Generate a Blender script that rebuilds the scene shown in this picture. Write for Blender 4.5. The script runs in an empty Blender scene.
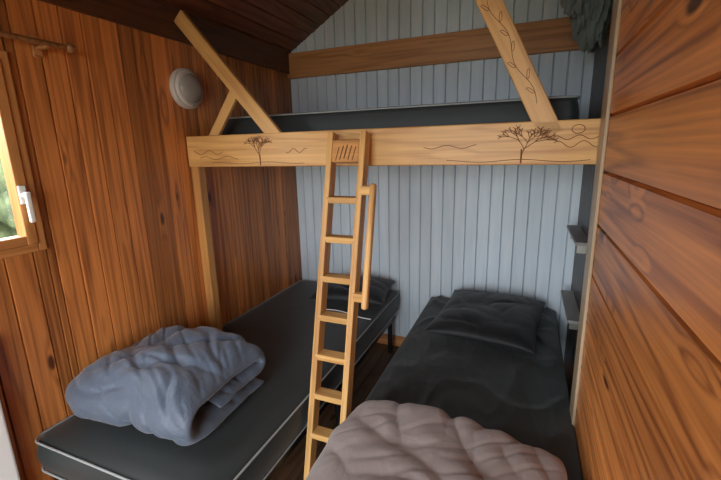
import bpy, bmesh, math, random
from mathutils import Vector, Matrix, noise
random.seed(4)
scene = bpy.context.scene
COL = scene.collection
H = 1.6   # camera height

# ------------------------------------------------------------------ helpers
def empty(name):
    e = bpy.data.objects.new(name, None); COL.objects.link(e); e.empty_display_size = .1
    return e
def link(name, me, mat=None, parent=None, smooth=False):
    o = bpy.data.objects.new(name, me); COL.objects.link(o)
    if mat: me.materials.append(mat)
    if parent: o.parent = parent
    if smooth:
        for p in me.polygons: p.use_smooth = True
    return o
def bm_to(name, bm, mat=None, parent=None, smooth=False):
    me = bpy.data.meshes.new(name); bm.normal_update(); bm.to_mesh(me); bm.free()
    return link(name, me, mat, parent, smooth)
def tint(bm, faces, v):
    lay = bm.loops.layers.float_color.get('tint') or bm.loops.layers.float_color.new('tint')
    for f in faces:
        for l in f.loops: l[lay] = (v, v, v, 1)
def box(name, lo, hi, mat, parent=None, bevel=.003, seg=2, rot=None, t=None):
    """box given by corners; mesh local around its centre"""
    lo = Vector(lo); hi = Vector(hi); c = (lo+hi)/2; s = hi-lo
    bm = bmesh.new(); bmesh.ops.create_cube(bm, size=1)
    for v in bm.verts: v.co = Vector((v.co.x*s.x, v.co.y*s.y, v.co.z*s.z))
    if bevel: bmesh.ops.bevel(bm, geom=bm.edges[:], offset=bevel, segments=seg, profile=.5, affect='EDGES')
    tint(bm, bm.faces, random.random() if t is None else t)
    o = bm_to(name, bm, mat, parent, smooth=False)
    o.location = c
    if rot: o.rotation_euler = rot
    return o
def plank(name, p0, p1, width, thick, wdir, mat, parent=None, bevel=.004, t=None):
    """plank from p0 to p1 (length = local z), width along wdir"""
    p0 = Vector(p0); p1 = Vector(p1); z = (p1-p0); L = z.length; z.normalize()
    x = Vector(wdir); x = (x - z*x.dot(z)).normalized(); y = z.cross(x)
    o = box(name, (-width/2, -thick/2, -L/2), (width/2, thick/2, L/2), mat, parent, bevel, 2, t=t)
    m = Matrix((x, y, z)).transposed().to_4x4(); m.translation = (p0+p1)/2
    o.matrix_world = m
    return o
def curve(name, pts, r, mat, parent=None, cyclic=False, res=3):
    cu = bpy.data.curves.new(name, 'CURVE'); cu.dimensions = '3D'; cu.bevel_depth = r; cu.bevel_resolution = res
    cu.use_fill_caps = True
    groups = pts if isinstance(pts[0], list) else [pts]
    for g in groups:
        s = cu.splines.new('POLY'); s.points.add(len(g)-1)
        for i, p in enumerate(g): s.points[i].co = (*p, 1)
        s.use_cyclic_u = cyclic
    cu.materials.append(mat)
    o = bpy.data.objects.new(name, cu); COL.objects.link(o)
    if parent: o.parent = parent
    return o
def cyl(name, c, axis, r, h, mat, parent=None, seg=40, bevel=.004, r2=None):
    bm = bmesh.new()
    bmesh.ops.create_cone(bm, cap_ends=True, segments=seg, radius1=r, radius2=r if r2 is None else r2, depth=h)
    if bevel:
        es = [e for e in bm.edges if len(e.link_faces)==2 and any(len(f.verts)>4 for f in e.link_faces)]
        bmesh.ops.bevel(bm, geom=es, offset=bevel, segments=3, profile=.5, affect='EDGES')
    o = bm_to(name, bm, mat, parent, smooth=True)
    o.rotation_mode = 'QUATERNION'; o.rotation_quaternion = Vector((0,0,1)).rotation_difference(Vector(axis))
    o.location = c
    return o

# ------------------------------------------------------------------ materials
def newmat(name):
    m = bpy.data.materials.new(name); m.use_nodes = True
    nt = m.node_tree; b = nt.nodes['Principled BSDF']
    return m, nt, b
def N(nt, t, **k):
    n = nt.nodes.new(t)
    for a, v in k.items(): setattr(n, a, v)
    return n
def mth(nt, op, a, b=None, c=None):
    n = nt.nodes.new('ShaderNodeMath'); n.operation = op
    for i, v in enumerate((a, b, c)):
        if v is None: continue
        if isinstance(v, (int, float)): n.inputs[i].default_value = v
        else: nt.links.new(v, n.inputs[i])
    return n.outputs[0]
def mixc(nt, f, a, b, mode='MIX'):
    n = nt.nodes.new('ShaderNodeMix'); n.data_type = 'RGBA'; n.blend_type = mode
    for idx, v in ((0, f), (6, a), (7, b)):
        if isinstance(v, (int, float)): n.inputs[idx].default_value = v
        elif isinstance(v, tuple): n.inputs[idx].default_value = (*v[:3], 1)
        else: nt.links.new(v, n.inputs[idx])
    return n.outputs[2]
def ramp(nt, f, stops):
    n = nt.nodes.new('ShaderNodeValToRGB'); cr = n.color_ramp
    while len(cr.elements) < len(stops): cr.elements.new(.5)
    for e, (p, c) in zip(cr.elements, stops):
        e.position = p; e.color = (c, c, c, 1) if isinstance(c, (int, float)) else (*c, 1)
    nt.links.new(f, n.inputs[0]); return n.outputs[0]

def wood(name, axis, light, dark, knotc=None, across=9., along=.8, rings=26., ringamt=.55, knots=True, rough=.42, tintamt=.45, knotsize=.11, kd=(2.4, 7.), fine=.75, blotch=.8):
    m, nt, b = newmat(name); L = nt.links.new
    tc = N(nt, 'ShaderNodeTexCoord'); at = N(nt, 'ShaderNodeAttribute', attribute_name='tint')
    tv = at.outputs['Fac']
    off = N(nt, 'ShaderNodeVectorMath', operation='SCALE'); off.inputs[0].default_value = (13.1, 7.7, 19.3); L(tv, off.inputs['Scale'])
    def sc(a, c):
        s = [c, c, c]; s['xyz'.index(axis)] = a
        mu = N(nt, 'ShaderNodeVectorMath', operation='MULTIPLY'); L(tc.outputs['Object'], mu.inputs[0]); mu.inputs[1].default_value = s
        ad = N(nt, 'ShaderNodeVectorMath', operation='ADD'); L(mu.outputs[0], ad.inputs[0]); L(off.outputs[0], ad.inputs[1])
        return ad.outputs[0]
    vo = N(nt, 'ShaderNodeTexVoronoi'); vo.inputs['Scale'].default_value = 1; L(sc(*kd), vo.inputs['Vector'])
    kdist = vo.outputs['Distance']
    n1 = N(nt, 'ShaderNodeTexNoise'); n1.inputs['Scale'].default_value = 1; n1.inputs['Detail'].default_value = 1.5; L(sc(along, across), n1.inputs['Vector'])
    n2 = N(nt, 'ShaderNodeTexNoise'); n2.inputs['Scale'].default_value = 1; n2.inputs['Detail'].default_value = 5; L(sc(1.8, 85.), n2.inputs['Vector'])
    n3 = N(nt, 'ShaderNodeTexNoise'); n3.inputs['Scale'].default_value = 1; n3.inputs['Detail'].default_value = 3; L(sc(1.5, 5.), n3.inputs['Vector'])
    base = n1.outputs['Fac']
    if knots:
        bend = mth(nt, 'MULTIPLY', ramp(nt, kdist, [(0, 1.), (.30, 0.)]), .16)
        base = mth(nt, 'ADD', base, bend)
    s = mth(nt, 'SINE', mth(nt, 'MULTIPLY', base, rings*2))
    s = mth(nt, 'MULTIPLY_ADD', s, .5, .5); s = mth(nt, 'POWER', s, 2.6)
    f = mth(nt, 'MULTIPLY', s, ringamt)
    f = mth(nt, 'ADD', f, mth(nt, 'MULTIPLY', mth(nt, 'SUBTRACT', n2.outputs['Fac'], .38), fine*1.9))
    f = mth(nt, 'ADD', f, mth(nt, 'MULTIPLY', mth(nt, 'SUBTRACT', n3.outputs['Fac'], .5), blotch))
    fn = N(nt, 'ShaderNodeClamp'); L(f, fn.inputs[0])
    c = mixc(nt, fn.outputs[0], light, dark)
    br = mth(nt, 'MULTIPLY_ADD', tv, tintamt, 1-tintamt*.55)
    comb = N(nt, 'ShaderNodeCombineColor'); L(br, comb.inputs[0]); L(br, comb.inputs[1]); L(br, comb.inputs[2])
    c = mixc(nt, 1., c, comb.outputs[0], 'MULTIPLY')
    if knots:
        k = ramp(nt, kdist, [(0, 1.), (knotsize*.6, .9), (knotsize, 0.)])
        sel = ramp(nt, vo.outputs['Color'], [(.40, 0.), (.45, 1.)])
        k = mth(nt, 'MULTIPLY', k, sel)
        c = mixc(nt, k, c, knotc or tuple(x*.3 for x in dark))
    L(c, b.inputs['Base Color']); b.inputs['Roughness'].default_value = rough
    bp = N(nt, 'ShaderNodeBump'); bp.inputs['Strength'].default_value = .15; bp.inputs['Distance'].default_value = .002
    L(fn.outputs[0], bp.inputs['Height']); L(bp.outputs[0], b.inputs['Normal'])
    return m
def plain(name, col, rough=.5, metal=0., bump=0., bscale=200., var=0.):
    m, nt, b = newmat(name); b.inputs['Base Color'].default_value = (*col, 1)
    b.inputs['Roughness'].default_value = rough; b.inputs['Metallic'].default_value = metal
    n = N(nt, 'ShaderNodeTexNoise'); n.inputs['Scale'].default_value = bscale; n.inputs['Detail'].default_value = 3
    tc = N(nt, 'ShaderNodeTexCoord'); nt.links.new(tc.outputs['Object'], n.inputs['Vector'])
    if var:
        c = mixc(nt, n.outputs['Fac'], tuple(x*(1-var) for x in col), tuple(min(1, x*(1+var)) for x in col))
        nt.links.new(c, b.inputs['Base Color'])
    if bump:
        bp = N(nt, 'ShaderNodeBump'); bp.inputs['Strength'].default_value = bump; bp.inputs['Distance'].default_value = .003
        nt.links.new(n.outputs['Fac'], bp.inputs['Height']); nt.links.new(bp.outputs[0], b.inputs['Normal'])
    return m
def fabric(name, col, col2, rough=.85, sheen=.2, wr=.5, wscale=5.):
    m, nt, b = newmat(name); L = nt.links.new
    tc = N(nt, 'ShaderNodeTexCoord')
    n1 = N(nt, 'ShaderNodeTexNoise'); n1.inputs['Scale'].default_value = wscale; n1.inputs['Detail'].default_value = 5; n1.inputs['Distortion'].default_value = 1.2
    n2 = N(nt, 'ShaderNodeTexNoise'); n2.inputs['Scale'].default_value = 350; n2.inputs['Detail'].default_value = 2
    L(tc.outputs['Object'], n1.inputs['Vector']); L(tc.outputs['Object'], n2.inputs['Vector'])
    f = mth(nt, 'ADD', mth(nt, 'MULTIPLY', n1.outputs['Fac'], .7), mth(nt, 'MULTIPLY', n2.outputs['Fac'], .3))
    L(mixc(nt, f, col, col2), b.inputs['Base Color'])
    b.inputs['Roughness'].default_value = rough
    b.inputs['Sheen Weight'].default_value = sheen; b.inputs['Sheen Roughness'].default_value = .5
    r = mth(nt, 'ABSOLUTE', mth(nt, 'SUBTRACT', n1.outputs['Fac'], .5))
    bp = N(nt, 'ShaderNodeBump'); bp.inputs['Strength'].default_value = wr; bp.inputs['Distance'].default_value = .02
    L(r, bp.inputs['Height'])
    bp2 = N(nt, 'ShaderNodeBump'); bp2.inputs['Strength'].default_value = .25; bp2.inputs['Distance'].default_value = .001
    L(n2.outputs['Fac'], bp2.inputs['Height']); L(bp.outputs[0], bp2.inputs['Normal']); L(bp2.outputs[0], b.inputs['Normal'])
    return m

W_LEFT = wood('pine_panel_varnished', 'z', (.64, .235, .062), (.21, .062, .019), across=13, along=.45, rings=17, ringamt=.45, tintamt=.55, rough=.34, knotsize=.11, fine=.8, blotch=.6)
W_LEFTY = wood('pine_plate_dark', 'y', (.15, .055, .025), (.06, .020, .010))
W_RIGHT = wood('pine_board_horizontal', 'y', (.72, .265, .066), (.28, .078, .020), (.05,.013,.006), across=7, along=.40, rings=26, ringamt=.6, tintamt=.4, knotsize=.17, kd=(3.0, 8.), rough=.36, fine=.8)
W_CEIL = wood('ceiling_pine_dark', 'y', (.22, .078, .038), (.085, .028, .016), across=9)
W_BEAM = wood('pine_beam', 'x', (.74, .42, .14), (.46, .21, .062), (.2,.08,.03), across=12, rings=14, ringamt=.45, tintamt=.15, knotsize=.06)
W_BACKB = wood('pine_rail_board', 'x', (.62, .28, .10), (.36, .14, .045), across=12, rings=14, tintamt=.15, knotsize=.07)
W_LAD = wood('pine_ladder', 'z', (.72, .41, .14), (.42, .19, .058), (.25,.1,.04), across=16, rings=12, ringamt=.45, tintamt=.25, knotsize=.06)
W_RUNG = wood('pine_rung', 'x', (.72, .42, .145), (.44, .21, .062), across=16, rings=12, ringamt=.45, tintamt=.2, knots=False)
W_POST = wood('pine_post', 'z', (.62, .30, .085), (.36, .15, .045), across=16, rings=12, ringamt=.45, tintamt=.2, knotsize=.06)
W_WIN = wood('window_pine', 'z', (.54, .24, .075), (.32, .12, .035), across=16, rings=12, tintamt=.2, knots=False, rough=.35)
W_WINY = wood('window_pine_rail', 'y', (.54, .24, .075), (.32, .12, .035), across=16, rings=12, tintamt=.2, knots=False, rough=.35)
W_FLOOR = wood('floor_boards', 'y', (.16, .09, .05), (.08, .04, .02), across=8)
W_TRIM = wood('pale_corner_trim', 'z', (.56, .42, .27), (.40, .28, .16), across=14, rings=10, ringamt=.3, knots=False)
W_SIDE = wood('side_panel_painted_shade', 'z', (.055, .038, .032), (.024, .018, .015), across=10)  # recess shadow is put into the base colour of this side panel
M_CARVE = plain('burnt_carving', (.18, .07, .022), .8)
M_SHEET = fabric('charcoal_sheet', (.014, .018, .019), (.030, .037, .038), .62, .12, .5, 3.)
M_MATT = fabric('mattress_cover_dark', (.017, .022, .023), (.032, .039, .040), .55, .1, .3, 2.5)
M_PILL = fabric('black_pillowcase', (.006, .007, .009), (.013, .015, .017), .6, .08, .4, 6.)
M_PIPE = plain('piping_grey', (.34, .36, .36), .6)
M_DUV1 = fabric('duvet_bluegrey', (.070, .098, .148), (.115, .148, .205), .5, .25, .45, 8.)
M_DUV2 = fabric('duvet_taupe', (.24, .195, .185), (.34, .28, .265), .8, .3, .45, 6.)
M_JACK = fabric('dark_olive_cloth', (.06, .072, .068), (.18, .20, .18), .85, .2, .5, 9.)
M_FRAME = plain('black_metal', (.02, .02, .022), .4, .6)
M_WHITEP = plain('white_plastic', (.80, .80, .78), .35)
M_LAMPR = plain('lamp_ring_white', (.60, .57, .52), .4)
M_HOOK = plain('brushed_metal', (.5, .48, .44), .35, .9)

def white_wall():
    m, nt, b = newmat('painted_panel_white'); L = nt.links.new
    tc = N(nt, 'ShaderNodeTexCoord'); at = N(nt, 'ShaderNodeAttribute', attribute_name='tint')
    mp = N(nt, 'ShaderNodeMapping'); mp.inputs['Scale'].default_value = (14, 14, 1.2); L(tc.outputs['Object'], mp.inputs[0])
    n = N(nt, 'ShaderNodeTexNoise'); n.inputs['Scale'].default_value = 1.6; n.inputs['Detail'].default_value = 6; L(mp.outputs[0], n.inputs['Vector'])
    c = mixc(nt, n.outputs['Fac'], (.56, .67, .77), (.80, .87, .92))
    br = mth(nt, 'MULTIPLY_ADD', at.outputs['Fac'], .08, .94)
    cb = N(nt, 'ShaderNodeCombineColor'); [L(br, cb.inputs[i]) for i in range(3)]
    L(mixc(nt, 1., c, cb.outputs[0], 'MULTIPLY'), b.inputs['Base Color'])
    b.inputs['Roughness'].default_value = .55
    bp = N(nt, 'ShaderNodeBump'); bp.inputs['Strength'].default_value = .15; bp.inputs['Distance'].default_value = .002
    L(n.outputs['Fac'], bp.inputs['Height']); L(bp.outputs[0], b.inputs['Normal'])
    return m
M_WHITE = white_wall()

# ------------------------------------------------------------------ boards
def boards(name, origin, udir, vdir, ndir, u0, u1, w, v0, v1, mat, th=.018, c=.004, holes=(), jitter=0.):
    """Panelled surface. front face at n = 0, thickness goes to -n. v0/v1 numbers or functions of u"""
    O = Vector(origin); U = Vector(udir); V = Vector(vdir); Nn = Vector(ndir)
    f0 = v0 if callable(v0) else (lambda u: v0); f1 = v1 if callable(v1) else (lambda u: v1)
    bm = bmesh.new()
    cuts = [u0]
    u = u0
    while u < u1-1e-4:
        u = min(u1, u + w*(1+random.uniform(-jitter, jitter)))
        cuts.append(u)
    def prism(a, b_, lo, hi, t):
        cc = min(c, (b_-a)*.3)
        prof = [(a, -th), (a+.0012, -cc*2.4), (a+cc, 0), (b_-cc, 0), (b_-.0012, -cc*2.4), (b_, -th)]
        va = [bm.verts.new(O+U*p+V*lo(p)+Nn*n) for p, n in prof]
        vb = [bm.verts.new(O+U*p+V*hi(p)+Nn*n) for p, n in prof]
        fs = []
        k = len(prof)
        for i in range(k):
            j = (i+1) % k
            fs.append(bm.faces.new((va[i], va[j], vb[j], vb[i])))
        fs.append(bm.faces.new(va[::-1])); fs.append(bm.faces.new(vb))
        tint(bm, fs, t)
    for a, b_ in zip(cuts[:-1], cuts[1:]):
        t = random.random()
        parts = [(a, b_)]
        for h in holes:
            new = []
            for (p, q) in parts:
                pts = sorted({p, q, *[x for x in (h[0], h[1]) if p < x < q]})
                new += list(zip(pts[:-1], pts[1:]))
            parts = new
        for (p, q) in parts:
            if q-p < .002: continue
            segs = [(f0, f1)]
            for h in holes:
                if p >= h[0]-1e-5 and q <= h[1]+1e-5:
                    segs = [(f0, lambda u, z=h[2]: z), (lambda u, z=h[3]: z, f1)]
            for lo, hi in segs:
                if hi((p+q)/2) - lo((p+q)/2) > .005: prism(p, q, lo, hi, t)
    bmesh.ops.recalc_face_normals(bm, faces=bm.faces)
    return bm_to(name, bm, mat)

XL, YB, XR, XS, YP, YF = -1.78, 2.90, .25, .33, 1.735, -1.25
RX, RZ = -.50, 3.08           # ridge
def roof(x):
    return 2.34+(x-XL)*(RZ-2.34)/(RX-XL) if x < RX else RZ-(x-RX)*.5
WY0, WY1, WZ0, WZ1 = .25, .955, 1.235, 1.975

boards('wall_left', (XL, 0, 0), (0,1,0), (0,0,1), (1,0,0), YF-.04, YB+.04, .088, 0, 2.37, W_LEFT, holes=[(WY0, WY1, WZ0, WZ1)], jitter=.12)
boards('wall_back', (0, YB, 0), (1,0,0), (0,0,1), (0,-1,0), XL-.017, XS+.03, .083, 0, lambda x: roof(x)+.03, M_WHITE, c=.005)
boards('wall_right', (XR, 0, 0), (0,0,1), (0,1,0), (-1,0,0), -.018, 2.75, .19, YF-.04, YP-.002, W_RIGHT, c=.006, th=.03)
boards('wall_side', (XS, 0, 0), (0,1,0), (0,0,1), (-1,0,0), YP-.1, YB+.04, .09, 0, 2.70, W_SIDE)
DX0, DX1, DZ = -1.25, .05, 2.1
boards('wall_front', (0, YF, 0), (1,0,0), (0,0,1), (0,1,0), XL-.02, XR+.03, .088, 0, lambda x: roof(x)+.03, W_LEFT, holes=[(DX0, DX1, 0., DZ)])
boards('floor', (0, 0, 0), (1,0,0), (0,1,0), (0,0,1), XL-.03, XS+.03, .14, YF-.04, YB+.04, W_FLOOR, c=.002)
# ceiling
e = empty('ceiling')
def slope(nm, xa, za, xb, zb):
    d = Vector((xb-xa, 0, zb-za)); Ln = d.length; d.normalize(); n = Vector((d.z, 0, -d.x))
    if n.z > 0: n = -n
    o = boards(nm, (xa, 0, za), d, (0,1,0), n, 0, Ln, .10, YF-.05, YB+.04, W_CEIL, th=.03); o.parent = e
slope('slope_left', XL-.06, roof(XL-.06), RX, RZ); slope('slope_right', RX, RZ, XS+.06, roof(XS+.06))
box('trim_1', (XL, YF, 2.185), (XL+.022, YB, 2.345), W_LEFTY, None, .003)
box('trim_2', (XR-.012, YP-.105, .0), (XR+.0, YP+.002, 2.66), W_TRIM, None, .003)
box('trim_3', (XR, YP-.03, .0), (XS, YP-.002, 2.60), W_TRIM, None, .002)
box('baseboard_back', (XL+.02, YB-.014, 0), (XS-.02, YB, .09), W_BACKB, None, .003)

# horizontal rail board on back wall
box('rail_board', (XL, YB-.045, 2.15), (XS-.005, YB-.001, 2.332), W_BACKB, None, .004)

# ------------------------------------------------------------------ bunk
bunk = empty('bunk_bed')
BY = 1.742
beam = box('front_beam', (XL+.012, BY, 1.523), (XS-.004, BY+.045, 1.690), W_BEAM, bunk, .005)
box('post', (XL+.004, BY+.018, 0.0), (XL+.060, BY+.070, 1.523), W_POST, bunk, .003)
box('ledger_back', (XL+.004, YB-.05, 1.53), (XS-.004, YB-.002, 1.60), W_BACKB, bunk)
box('deck', (XL+.004, BY+.046, 1.60), (XS-.004, YB-.002, 1.622), W_BACKB, bunk, .001)
for i in range(4):
    x = XL+.25+i*.5
    box('joist_%d'%(i+1), (x, BY+.046, 1.535), (x+.04, YB-.05, 1.60), W_FLOOR, bunk)
plank('brace_left', (XL+.045, BY+.016, 2.300), (-1.15, BY+.016, 1.635), .075, .026, (1,0,0), W_LAD, bunk, t=.6)
plank('brace_short', (-1.405, BY+.030, 1.93), (-1.635, BY+.030, 1.63), .055, .022, (1,0,0), W_LAD, bunk, t=.4)
rb0 = Vector((.082, BY+.014, 1.630)); rb1 = Vector((-.555, BY+.014, 2.90))
plank('brace_right', rb0, rb1, .085, .028, (1,0,0), W_LAD, bunk, t=.7)

# carvings on the beam
def tree(x, z, h, spread, seed):
    rnd = random.Random(seed); out = []
    def br(p, a, l, d):
        pts = [p]; q = p; aa = a
        for _ in range(4):
            aa += rnd.uniform(-.10, .10)
            q = (q[0]+math.sin(aa)*l/4*spread, q[1]+math.cos(aa)*l/4); pts.append(q)
        if max(b for a_, b in pts) > 1.684: return
        out.append(pts)
        if d > 0:
            for k in range(3):
                br(q if k < 2 else pts[3], aa+rnd.uniform(.35, .6)*(1, -1, .15)[k], l*.70, d-1)
    br((x, z), 0, h*.36, 4)
    return [[(a, BY-.0003, b) for a, b in g] for g in out]
carv = tree(-1.28, 1.530, .155, 1.35, 3) + tree(-.025, 1.530, .155, 1.45, 5)
def wavy(x0, x1, z, amp, ph, n=24):
    return [(x0+(x1-x0)*i/n, BY-.0003, z+amp*math.sin(ph+i*.45)) for i in range(n+1)]
carv += [wavy(-1.68, -1.42, 1.57, .008, 0), wavy(-1.60, -1.02, 1.542, .004, 1), wavy(-.32, .22, 1.540, .005, 2), wavy(.09, .24, 1.60, .012, .5),
         wavy(.10, .24, 1.625, .008, 2), wavy(-1.12, -1.0, 1.60, .010, 4), wavy(-.42,-.20,1.60,.007,3), wavy(-1.72,-1.52,1.60,.010,2)]
carv += [[(.17+.022*math.cos(a*.35), BY-.0003, 1.655+.016*math.sin(a*.35)) for a in range(19)]]
curve('carving', carv, .0014, M_CARVE, bunk, res=1)
curve('carving_trunks', [[(x, BY+.0004, 1.530), (x+.001, BY+.0004, 1.56), (x, BY+.0004, 1.585)] for x in (-1.28, -.025)], .0034, M_CARVE, bunk, res=1)
# carved vine on right brace
d = (rb1-rb0).normalized(); px = Vector((d.z, 0, -d.x)); vine = []
base = [rb0+d*(.14+.02*i)+px*(.012*math.sin(i*.55))-Vector((0, .0143, 0)) for i in range(34)]
vine.append([tuple(p) for p in base])
for i in range(2, 32, 3):
    s = 1 if (i//3) % 2 else -1; p = base[i]
    vine.append([tuple(p+px*s*.022*t+d*.03*(t+.35*math.sin(t*3.1))) for t in (0, .25, .5, .75, 1)])
    vine.append([tuple(p+px*s*.022*t+d*.03*(t-.35*math.sin(t*3.1))) for t in (0, .25, .5, .75, 1)])
curve('carving_vine', vine, .0011, M_CARVE, bunk, res=1)

# ------------------------------------------------------------------ ladder
lad = empty('ladder')
def LY(z): return 1.6676 + .249*(z-1.6)     # centre-line depth at height z
xl, xr = -.826, -.668
for nm, x in (('rail_1', xl), ('rail_2', xr)):
    plank(nm, (x, LY(.0)-.0, .005), (x, LY(1.672), 1.672), .028, .060, (1,0,0), W_LAD, lad, t=.5 if nm=='rail_1' else .75)
for i, z in enumerate([1.38, 1.208, 1.036, .866, .695, .525, .352, .18]):
    o = box('rung_%d'%(i+1), (xl-.0, -.030, -.014), (xr+.0, .030, .014), W_RUNG, lad, .004)
    o.location = ((xl+xr)/2, LY(z), z)
W_HEAD = wood('pine_head_darker', 'x', (.62, .30, .095), (.38, .16, .045), across=16, rings=12, knots=False)
o = box('head_board', (xl+.014, -.02, -.050), (xr-.014, .02, .050), W_HEAD, lad, .006); o.location = ((xl+xr)/2, LY(1.585)-.008, 1.590); o.rotation_euler = (-.24, 0, 0)
cv = []
yy = LY(1.585)-.0305
for k in range(5):
    cv.append([(xl+.035+k*.020+t*.014, yy+(-.03+t*.06)*.24, 1.590-.03+t*.06-abs(k-2)*.004) for t in (0, .3, .6, 1)])
curve('head_carving', cv, .0022, M_CARVE, lad, res=1)
# grab bar
gx = -.603
gz0, gz1 = .93, 1.455
plank('grab_bar', (gx, LY(gz0)-.03, gz0), (gx, LY(gz1)-.03, gz1), .028, .034, (1,0,0), W_LAD, lad, bevel=.010, t=.9)
for i, z in enumerate((.975, 1.425)):
    o = box('grab_bracket_%d'%(i+1), (-.030, -.018, -.020), (.030, .018, .020), W_RUNG, lad, .006); o.location = ((xr+gx)/2+.005, LY(z)-.02, z)

# ------------------------------------------------------------------ mattresses & beds
def rrect(x0, x1, y0, y1, r, z, n=8):
    pts = []
    for cx, cy, a0 in ((x1-r, y1-r, 0), (x0+r, y1-r, 90), (x0+r, y0+r, 180), (x1-r, y0+r, 270)):
        for i in range(n+1):
            a = math.radians(a0+90*i/n); pts.append((cx+r*math.cos(a), cy+r*math.sin(a), z))
    return pts
def mattress(name, x0, x1, y0, y1, z0, z1, parent, r=.045, mat=M_MATT, sag=0.):
    """rounded-corner slab with crowned top, bulging sides and piping"""
    bm = bmesh.new()
    prof = []   # (inset, z)
    hz = z1-z0
    for i in range(9):
        t = i/8; a = math.pi*(t-.5)
        prof.append((.012-.012*math.cos(a)*1.0 - 0.0, z0+.01+(hz-.02)*t))
    rings = []
    for ins, z in [(.03, z0)]+prof+[(.03, z1)]:
        rings.append([bm.verts.new(p) for p in rrect(x0+ins, x1-ins, y0+ins, y1-ins, r, z)])
    n = len(rings[0])
    for a, b_ in zip(rings[:-1], rings[1:]):
        for i in range(n): bm.faces.new((a[i], a[(i+1) % n], b_[(i+1) % n], b_[i]))
    prev = rings[-1]
    for k, ins in enumerate((.07, .13, .22)):
        cur = [bm.verts.new(p) for p in rrect(x0+ins, x1-ins, y0+ins, y1-ins, max(r-.02*k, .02), z1+.004+.003*k)]
        for i in range(n): bm.faces.new((prev[i], prev[(i+1) % n], cur[(i+1) % n], cur[i]))
        prev = cur
    bm.faces.new(prev); bm.faces.new(rings[0][::-1])
    bmesh.ops.recalc_face_normals(bm, faces=bm.faces)
    o = bm_to(name, bm, mat, parent, smooth=True)
    for nm, z in (('piping_top', z1-.008), ('piping_bottom', z0+.008)):
        curve(nm, rrect(x0+.006, x1-.006, y0+.006, y1-.006, r, z), .0045, M_PIPE, parent, cyclic=True)
    return o
bm_ = empty('bunk_mattress')
mattress('mattress_body', -1.70, .19, 1.93, 2.82, 1.623, 1.80, bm_)

def bed(nm, x0, x1, y0, y1, zt=.465):
    e = empty(nm); zb = zt-.15
    mattress('mattress', x0, x1, y0, y1, zb, zt, e)
    for i, (a, b_) in enumerate((((x0+.03, y0+.04), (x0+.06, y1-.04)), ((x1-.06, y0+.04), (x1-.03, y1-.04)), ((x0+.03, y0+.04), (x1-.03, y0+.07)), ((x0+.03, y1-.07), (x1-.03, y1-.04)))):
        box('frame_rail_%d'%(i+1), (*a, zb-.070), (*b_, zb-.017), M_FRAME, e, .004)
    for i in range(12):
        y = y0+.1+i*(y1-y0-.2)/11
        box('slat_%d'%(i+1), (x0+.03, y-.03, zb-.017), (x1-.03, y+.03, zb-.0005), W_BACKB, e, .002)
    k = 1
    for x in (x0+.06, x1-.06):
        for y in (y0+.10, (y0+y1)/2, y1-.10):
            cyl('leg_%d'%k, (x, y, (zb-.070)/2+.001), (0,0,1), .018, zb-.070, M_FRAME, e, 20, .002); k += 1
    return e
bedL = bed('bed', -1.776, -.862, .752, 2.87, .499)
bedR = bed('bed', -.605, .235, .82, 2.87)

# loose sheet over the right bed
def nz(x, y, z=0.): return noise.noise(Vector((x, y, z)))
def ridg(x, y, z=0.): return 1-abs(nz(x, y, z))*2.2
def crease(x, y, z=0., w=5.): return max(0., 1-abs(nz(x, y, z))*w)**1.5
def sheet(name, x0, x1, y0, y1, zt, dropL, dropR, mat, parent):
    bm = bmesh.new(); NX, NY = 150, 200
    W = x1-x0
    tot = dropL+W+dropR; g = []
    for j in range(NY+1):
        row = []; y = y0+(y1-y0)*j/NY
        under = min(max((y-1.40)/.1, .1), 1.)
        for i in range(NX+1):
            s = -dropL+tot*i/NX
            lo = dropL*(1+.16*nz(y*3.1, 4.2)) if s < 0 else dropL
            if s < 0:
                dd = -s*(lo/dropL) ; q = min(dd/(.05), 1)
                x = x0-.006-.012*math.sin(q*1.57)-.016*q*(nz(y*9, dd*3, 7)+.4*nz(y*22, dd*5, 3)); z = zt-dd
                if dd < .03: z = zt-.006*(dd/.03)-dd*.7
            elif s > W:
                dd = s-W; x = x1+.004; z = zt-dd
            else:
                x = x0+s
                edge = min(s/.05, (W-s)/.05, 1)*under
                z = zt+.003*edge+.006*nz(x*7, y*5, 2)*edge
                z += .015*edge*crease((x+y*.5)*2.6, (y-x*.4)*1.0, 9) + .012*edge*crease(x*4-y*1.3, y*1.8+x, 4)+.005*edge*crease(x*9+y*2, y*3-x, 14)
            row.append(bm.verts.new((x, y, z)))
        g.append(row)
    for j in range(NY):
        for i in range(NX): bm.faces.new((g[j][i], g[j][i+1], g[j+1][i+1], g[j+1][i]))
    bmesh.ops.recalc_face_normals(bm, faces=bm.faces)
    if sum(f.normal.z for f in bm.faces) < 0: bmesh.ops.reverse_faces(bm, faces=bm.faces)
    bm.normal_update()
    bmesh.ops.solidify(bm, geom=bm.faces[:], thickness=.003)
    o = bm_to(name, bm, mat, parent, smooth=True)
    return o
sheet('sheet', -.608, .243, .81, 2.865, .480, .17, .08, M_SHEET, bedR)

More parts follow.
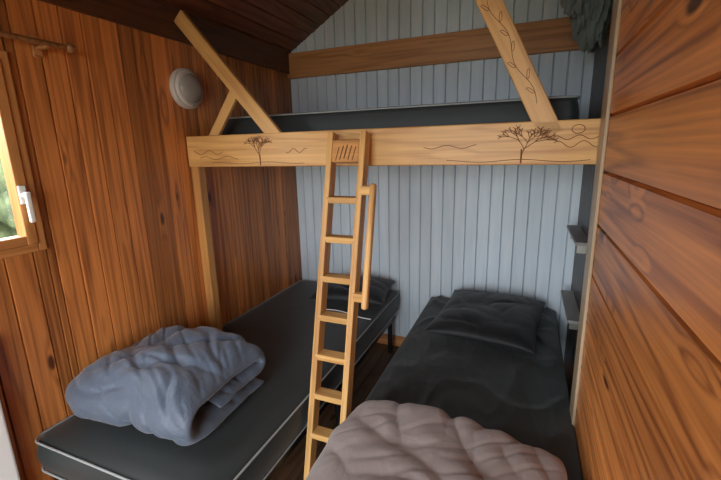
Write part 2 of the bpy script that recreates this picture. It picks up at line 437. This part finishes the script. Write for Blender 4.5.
# ------------------------------------------------------------------ pillows
def pillow(name, c, sx, sy, h, rotz, mat, seed, tilt=0.):
    bm = bmesh.new(); n = 80
    def P(u, v, sgn):
        cu = 1-abs(u)**3.2; cv = 1-abs(v)**3.2
        th = (max(cu, 0)*max(cv, 0))**.55
        pin = 1-.07*(1-abs(u)**2)*(abs(v)**3)
        pin2 = 1-.07*(1-abs(v)**2)*(abs(u)**3)
        x = u*sx/2*pin2; y = v*sy/2*pin
        w = .012*nz(x*5+seed, y*5)-.009*crease(x*3+y*2+seed, y*5-x, seed, 4.)-.005*crease(x*8+seed, y*5, seed, 4.)+.005
        z = (h/2*th + w*th)*sgn if sgn > 0 else -h*.28*th
        return Vector((x, y, z))
    top = [[bm.verts.new(P(-1+2*i/n, -1+2*j/n, 1)) for i in range(n+1)] for j in range(n+1)]
    bot = [[top[j][i] if i in (0, n) or j in (0, n) else bm.verts.new(P(-1+2*i/n, -1+2*j/n, -1)) for i in range(n+1)] for j in range(n+1)]
    for j in range(n):
        for i in range(n):
            bm.faces.new((top[j][i], top[j][i+1], top[j+1][i+1], top[j+1][i]))
            bm.faces.new((bot[j][i], bot[j+1][i], bot[j+1][i+1], bot[j][i+1]))
    o = bm_to(name, bm, mat, None, True)
    o.location = c; o.rotation_euler = (tilt, 0, rotz)
    return o
pillow('pillow', (-.165, 2.46, .552), .62, .70, .15, -.10, M_PILL, 3, .04)
pillow('pillow', (-1.15, 2.60, .562), .56, .42, .14, .12, M_PILL, 11, .06)

# ------------------------------------------------------------------ folded duvets
def arc(cx, cz, r, a0, a1, n):
    return [(cx+r*math.cos(math.radians(a0+(a1-a0)*i/n)), cz+r*math.sin(math.radians(a0+(a1-a0)*i/n))) for i in range(n+1)]
def resample(pts, n):
    d = [0]
    for a, b_ in zip(pts[:-1], pts[1:]): d.append(d[-1]+math.dist(a, b_))
    out = []; k = 0
    for i in range(n+1):
        s = d[-1]*i/n
        while k < len(d)-2 and d[k+1] < s: k += 1
        t = (s-d[k])/max(d[k+1]-d[k], 1e-9)
        out.append((pts[k][0]+(pts[k+1][0]-pts[k][0])*t, pts[k][1]+(pts[k+1][1]-pts[k][1])*t))
    return out, d[-1]
def duvet(name, path, lx, half, loc, rotz, mat, seed, wr=1., fold=(1.6, 5.5), n=220, m=200):
    c, L = resample(path, n)
    for _ in range(3):
        c = [c[0]]+[((c[i-1][0]+2*c[i][0]+c[i+1][0])/4, (c[i-1][1]+2*c[i][1]+c[i+1][1])/4) for i in range(1, n)]+[c[-1]]
    nr = []
    for i in range(n+1):
        a = c[max(i-1, 0)]; b_ = c[min(i+1, n)]
        t = Vector((b_[0]-a[0], b_[1]-a[1])).normalized(); nr.append((-t.y, t.x))
    bm = bmesh.new(); fa, fb = fold
    def pt(i, j, sg):
        u = -1+2*j/m; s = i/n
        ex = max(1-abs(u)**5, 0)**.55; es = max(min(1, s*9, (1-s)*9), 0)**.5
        h = half*(.10+.90*ex*es)
        X = u*lx/2*(1+.08*nz(s*4, seed, 4)+.04*nz(s*11, seed, 6))
        sd = s*L
        wx = X+.05*nz(X*3, sd*3, seed+5); ws = sd+.05*nz(X*3, sd*3, seed+9)
        a1 = wx*.8+ws*.6; b1 = ws*.8-wx*.6; a2 = wx*.9-ws*.45; b2 = ws*.9+wx*.45
        w = wr*(-.022*crease(a1*fa+seed, b1*fb, sg, 4.2)-.016*crease(a2*fa*1.7+seed, b2*fb*1.5, 4+sg, 4.2)-.009*crease(a1*fa*3+seed, b2*fb*2.8, 8+sg, 4.)
                +.024*nz(X*3.2, sd*3.5, seed+sg)+.005*nz(X*14, sd*14, seed+sg))
        h2 = h + (w+.009)*ex*es
        squash = 1-.22*abs(u)**3
        y = c[i][0]-nr[i][0]*h2*sg; z = (c[i][1]-nr[i][1]*h2*sg)*squash
        y += .03*nz(X*4, seed*1.3)
        z = max(z, .002)
        return Vector((X, y, z))
    A = [[bm.verts.new(pt(i, j, 1)) for j in range(m+1)] for i in range(n+1)]
    B = [[bm.verts.new(pt(i, j, -1)) for j in range(m+1)] for i in range(n+1)]
    for i in range(n):
        for j in range(m):
            bm.faces.new((A[i][j], A[i][j+1], A[i+1][j+1], A[i+1][j])); bm.faces.new((B[i][j], B[i+1][j], B[i+1][j+1], B[i][j+1]))
        bm.faces.new((A[i][0], A[i+1][0], B[i+1][0], B[i][0])); bm.faces.new((A[i][m], B[i][m], B[i+1][m], A[i+1][m]))
    for j in range(m):
        bm.faces.new((A[0][j], B[0][j], B[0][j+1], A[0][j+1])); bm.faces.new((A[n][j], A[n][j+1], B[n][j+1], B[n][j]))
    bmesh.ops.recalc_face_normals(bm, faces=bm.faces)
    o = bm_to(name, bm, mat, None, True)
    o.location = loc; o.rotation_euler = (0, 0, rotz)
    return o
# left: rolled / tri-folded, fold toward the camera (-y)
p1 = [(.22, .045), (-.14, .045)] + arc(-.15, .132, .087, 270, 90, 14) + [(.19, .218)] + arc(.19, .175, .043, 90, -90, 8) + [(-.08, .132)]
duvet('duvet', p1, .66, .046, (-1.405, 1.140, .511), math.radians(2), M_DUV1, 2.3, 1.0, (2.2, 4.5))
# right: single fold, fold on far side
p2 = [(-.36, .045), (.22, .045)] + arc(.22, .093, .048, -90, 90, 10) + [(-.38, .145)]
duvet('duvet', p2, .73, .044, (-.212, 1.020, .488), math.radians(-5), M_DUV2, 7.1, .8, (2.4, 3.6))

# ------------------------------------------------------------------ wall lamp
lamp = empty('wall_lamp')
lc = Vector((XL, 1.785, 1.945))
cyl('base', lc+Vector((.016, 0, 0)), (1,0,0), .106, .032, M_LAMPR, lamp, 48, .006)
cyl('rim', lc+Vector((.040, 0, 0)), (1,0,0), .096, .020, M_LAMPR, lamp, 48, .008, r2=.088)
bm = bmesh.new(); bmesh.ops.create_uvsphere(bm, u_segments=40, v_segments=20, radius=.078)
for v in bm.verts: v.co.z *= .45
gl = plain('opal_glass', (.33, .31, .28), .12)
o = bm_to('opal_dome', bm, gl, lamp, True); o.rotation_euler = (0, math.pi/2, 0); o.location = lc+Vector((.046, 0, 0))
for s in (-1, 1):
    cyl('screw_%d'%(1 if s < 0 else 2), lc+Vector((.052, 0, s*.088)), (1,0,0), .006, .006, M_HOOK, lamp, 16, .001)

# ------------------------------------------------------------------ window
win = empty('window_1')
fw = .030; x0, x1 = XL-.05, XL+.012
def fr(nm, y0, y1, z0, z1, xa, xb, mat): box(nm, (xa, y0, z0), (xb, y1, z1), mat, win, .004)
fr('frame_left', WY0, WY0+fw, WZ0, WZ1, x0, x1, W_WIN); fr('frame_right', WY1-fw, WY1, WZ0, WZ1, x0, x1, W_WIN)
fr('frame_bottom', WY0+fw, WY1-fw, WZ0, WZ0+fw, x0, x1, W_WINY); fr('frame_top', WY0+fw, WY1-fw, WZ1-fw, WZ1, x0, x1, W_WINY)
sy0, sy1, sz0, sz1 = WY0+fw, WY1-fw, WZ0+fw, WZ1-fw; sw = .038; xa, xb = XL-.04, XL+.018
fr('sash_left', sy0, sy0+sw, sz0, sz1, xa, xb, W_WIN); fr('sash_right', sy1-sw, sy1, sz0, sz1, xa, xb, W_WIN)
fr('sash_bottom', sy0+sw, sy1-sw, sz0, sz0+sw, xa, xb, W_WINY); fr('sash_top', sy0+sw, sy1-sw, sz1-sw, sz1, xa, xb, W_WINY)
mg, nt, b = newmat('window_glass')
for n_ in list(nt.nodes):
    if n_.type != 'OUTPUT_MATERIAL': nt.nodes.remove(n_)
tr = N(nt, 'ShaderNodeBsdfTransparent'); gls = N(nt, 'ShaderNodeBsdfGlossy'); gls.inputs['Roughness'].default_value = .02
fz = N(nt, 'ShaderNodeMixShader'); fz.inputs[0].default_value = .05
nt.links.new(tr.outputs[0], fz.inputs[1]); nt.links.new(gls.outputs[0], fz.inputs[2]); nt.links.new(fz.outputs[0], [n_ for n_ in nt.nodes if n_.type == 'OUTPUT_MATERIAL'][0].inputs[0])
box('glass', (XL-.014, sy0+sw-.004, sz0+sw-.004), (XL-.010, sy1-sw+.004, sz1-sw+.004), mg, win, 0)
hy, hz = .902, 1.46
box('handle_plate', (XL+.018, hy-.013, hz-.035), (XL+.027, hy+.013, hz+.035), M_WHITEP, win, .004)
cyl('handle_neck', (XL+.038, hy, hz), (1,0,0), .009, .03, M_WHITEP, win, 20, .001)
box('handle_grip', (XL+.046, hy-.010, hz-.105), (XL+.060, hy+.010, hz+.012), M_WHITEP, win, .006, 3)
# curtain rod
rod = empty('curtain_rod')
W_ROD = wood('rod_wood', 'y', (.44, .20, .07), (.22, .09, .03), knots=False, across=20)
cyl('rod', (XL+.07, .60, 2.017), (0,1,0), .010, 1.06, W_ROD, rod, 24, .002)
bm = bmesh.new(); bmesh.ops.create_uvsphere(bm, u_segments=20, v_segments=12, radius=.019)
o = bm_to('finial', bm, W_ROD, rod, True); o.location = (XL+.07, 1.145, 2.017)
for i, y in enumerate((1.06, .15)):
    box('bracket_%d'%(i+1), (XL+.001, y-.010, 2.000), (XL+.075, y+.010, 2.022-.010), W_ROD, rod, .003)
    box('bracket_plate_%d'%(i+1), (XL+.001, y-.018, 1.975), (XL+.012, y+.018, 2.05), W_ROD, rod, .003)

# electric heater under the window
ht = empty('electric_heater')
box('body', (XL+.022, .12, .28), (XL+.060, .680, .98), M_WHITEP, ht, .010, 3)
for i in range(10): box('vent_%d'%(i+1), (XL+.0602, .18, .88+.008*i), (XL+.0612, .61, .883+.008*i), M_LAMPR, ht, 0)
for y in (.2, .6): box('mount', (XL+.001, y-.02, .4), (XL+.022, y+.02, .9), M_LAMPR, ht, .001)

# ------------------------------------------------------------------ recess shelves + hanging cloth
M_SHELF = plain('shelf_grey', (.28, .27, .26), .5)
for z in (1.09, .66):
    s = empty('wall_shelf')
    box('board', (XS-.075, 2.25, z), (XS-.002, 2.75, z+.018), M_SHELF, s, .003)
    for y in (2.3, 2.65): box('bracket', (XS-.06, y-.008, z-.05), (XS-.002, y+.008, z), M_HOOK, s, .002)
jk = empty('hanging_jacket')
bm = bmesh.new()
def lump(c, s, seed):
    b2 = bmesh.new(); bmesh.ops.create_icosphere(b2, subdivisions=6, radius=1)
    for v in b2.verts:
        n_ = v.co.copy(); q = Vector((n_.x*s[0], n_.y*s[1], n_.z*s[2]))
        r = 1+.28*(ridg(n_.x*2+seed, n_.y*2, n_.z*.9)-.5)+.14*nz(n_.x*5, n_.y*5+seed, n_.z*2.2)-.15*crease(n_.x*3+seed, n_.y*3, n_.z*1.5)
        v.co = Vector(c)+q*r
        v.co.x = min(v.co.x, XS-.012)
    me = bpy.data.meshes.new('t'); b2.to_mesh(me); b2.free(); bm.from_mesh(me); bpy.data.meshes.remove(me)
lump((.235, 2.30, 2.30), (.085, .13, .25), 1); lump((.185, 2.22, 2.36), (.095, .10, .19), 5); lump((.25, 2.42, 2.28), (.07, .09, .21), 9); lump((.12, 2.27, 2.40), (.085, .08, .12), 4)
bm_to('cloth', bm, M_JACK, jk, True)
cyl('hook', (XS-.03, 2.32, 2.50), (1,0,0), .007, .06, M_HOOK, jk, 16, .001)

# white cord on left bed
cord = [(-1.30+.42*t, 2.28+.03*math.sin(t*5), .513) for t in [i/30 for i in range(31)]]
curve('white_cord', cord, .0035, M_WHITEP)

# ------------------------------------------------------------------ exterior
def leafmat(name, a, b2, sc):
    m, nt, b = newmat(name); tc = N(nt, 'ShaderNodeTexCoord'); n = N(nt, 'ShaderNodeTexNoise'); n.inputs['Scale'].default_value = sc; n.inputs['Detail'].default_value = 6
    nt.links.new(tc.outputs['Object'], n.inputs['Vector'])
    r = ramp(nt, n.outputs['Fac'], [(.35, a), (.65, b2)]); nt.links.new(r, b.inputs['Base Color']); b.inputs['Roughness'].default_value = .9
    return m
M_GRASS = leafmat('grass', (.10, .10, .06), (.24, .23, .15), 3.)
M_LEAF = leafmat('foliage', (.015, .03, .01), (.14, .17, .08), 5.)
bm = bmesh.new(); bmesh.ops.create_grid(bm, x_segments=2, y_segments=2, size=25)
o = bm_to('ground', bm, M_GRASS); o.location = (0, 0, -.35)
bm = bmesh.new()
for i in range(9):
    b2 = bmesh.new(); bmesh.ops.create_icosphere(b2, subdivisions=5, radius=1)
    cx, cy, cz, rr = -9+random.uniform(-1, 1), -5+i*1.5, random.uniform(.4, 1.6), random.uniform(1.0, 1.7)
    for v in b2.verts: v.co = Vector((cx, cy, cz))+v.co*rr*(1+.35*nz(v.co.x*3+i, v.co.y*3, v.co.z*3)+.15*nz(v.co.x*9+i, v.co.y*9, v.co.z*9))
    me = bpy.data.meshes.new('t'); b2.to_mesh(me); b2.free(); bm.from_mesh(me); bpy.data.meshes.remove(me)
bm_to('garden_hedge', bm, M_LEAF, None, True)

# ------------------------------------------------------------------ light
w = bpy.data.worlds.new('World'); scene.world = w; w.use_nodes = True
bg = w.node_tree.nodes['Background']; bg.inputs[0].default_value = (.90, .96, 1., 1); bg.inputs[1].default_value = 12.0
def area(nm, loc, rot, sx, sy, power, col, portal=False):
    l = bpy.data.lights.new(nm, 'AREA'); l.shape = 'RECTANGLE'; l.size = sx; l.size_y = sy; l.energy = power; l.color = col
    if portal: l.cycles.is_portal = True
    o = bpy.data.objects.new(nm, l); COL.objects.link(o); o.location = loc; o.rotation_euler = rot
    return o
area('window_portal', (XL-.06, (WY0+WY1)/2, (WZ0+WZ1)/2), (0, -math.pi/2, 0), WZ1-WZ0, WY1-WY0, 1, (1,1,1), True)
area('doorway_portal', ((DX0+DX1)/2, YF-.03, DZ/2), (math.pi/2, 0, 0), DX1-DX0, DZ, 1, (1,1,1), True)

# ------------------------------------------------------------------ camera
cam = bpy.data.cameras.new('camera'); co = bpy.data.objects.new('camera', cam); COL.objects.link(co)
f = Vector((-.3747, .8971, -.2227)).normalized(); r = Vector((.925, .3887, -.0247)); r = (r-f*r.dot(f)).normalized(); u = r.cross(f)
M = Matrix((r, u, -f)).transposed().to_4x4(); M.translation = (0, 0, H)
co.matrix_world = M; cam.sensor_width = 36; cam.lens = 36*397/721; cam.clip_start = .02
scene.camera = co
scene.view_settings.view_transform = 'Standard'
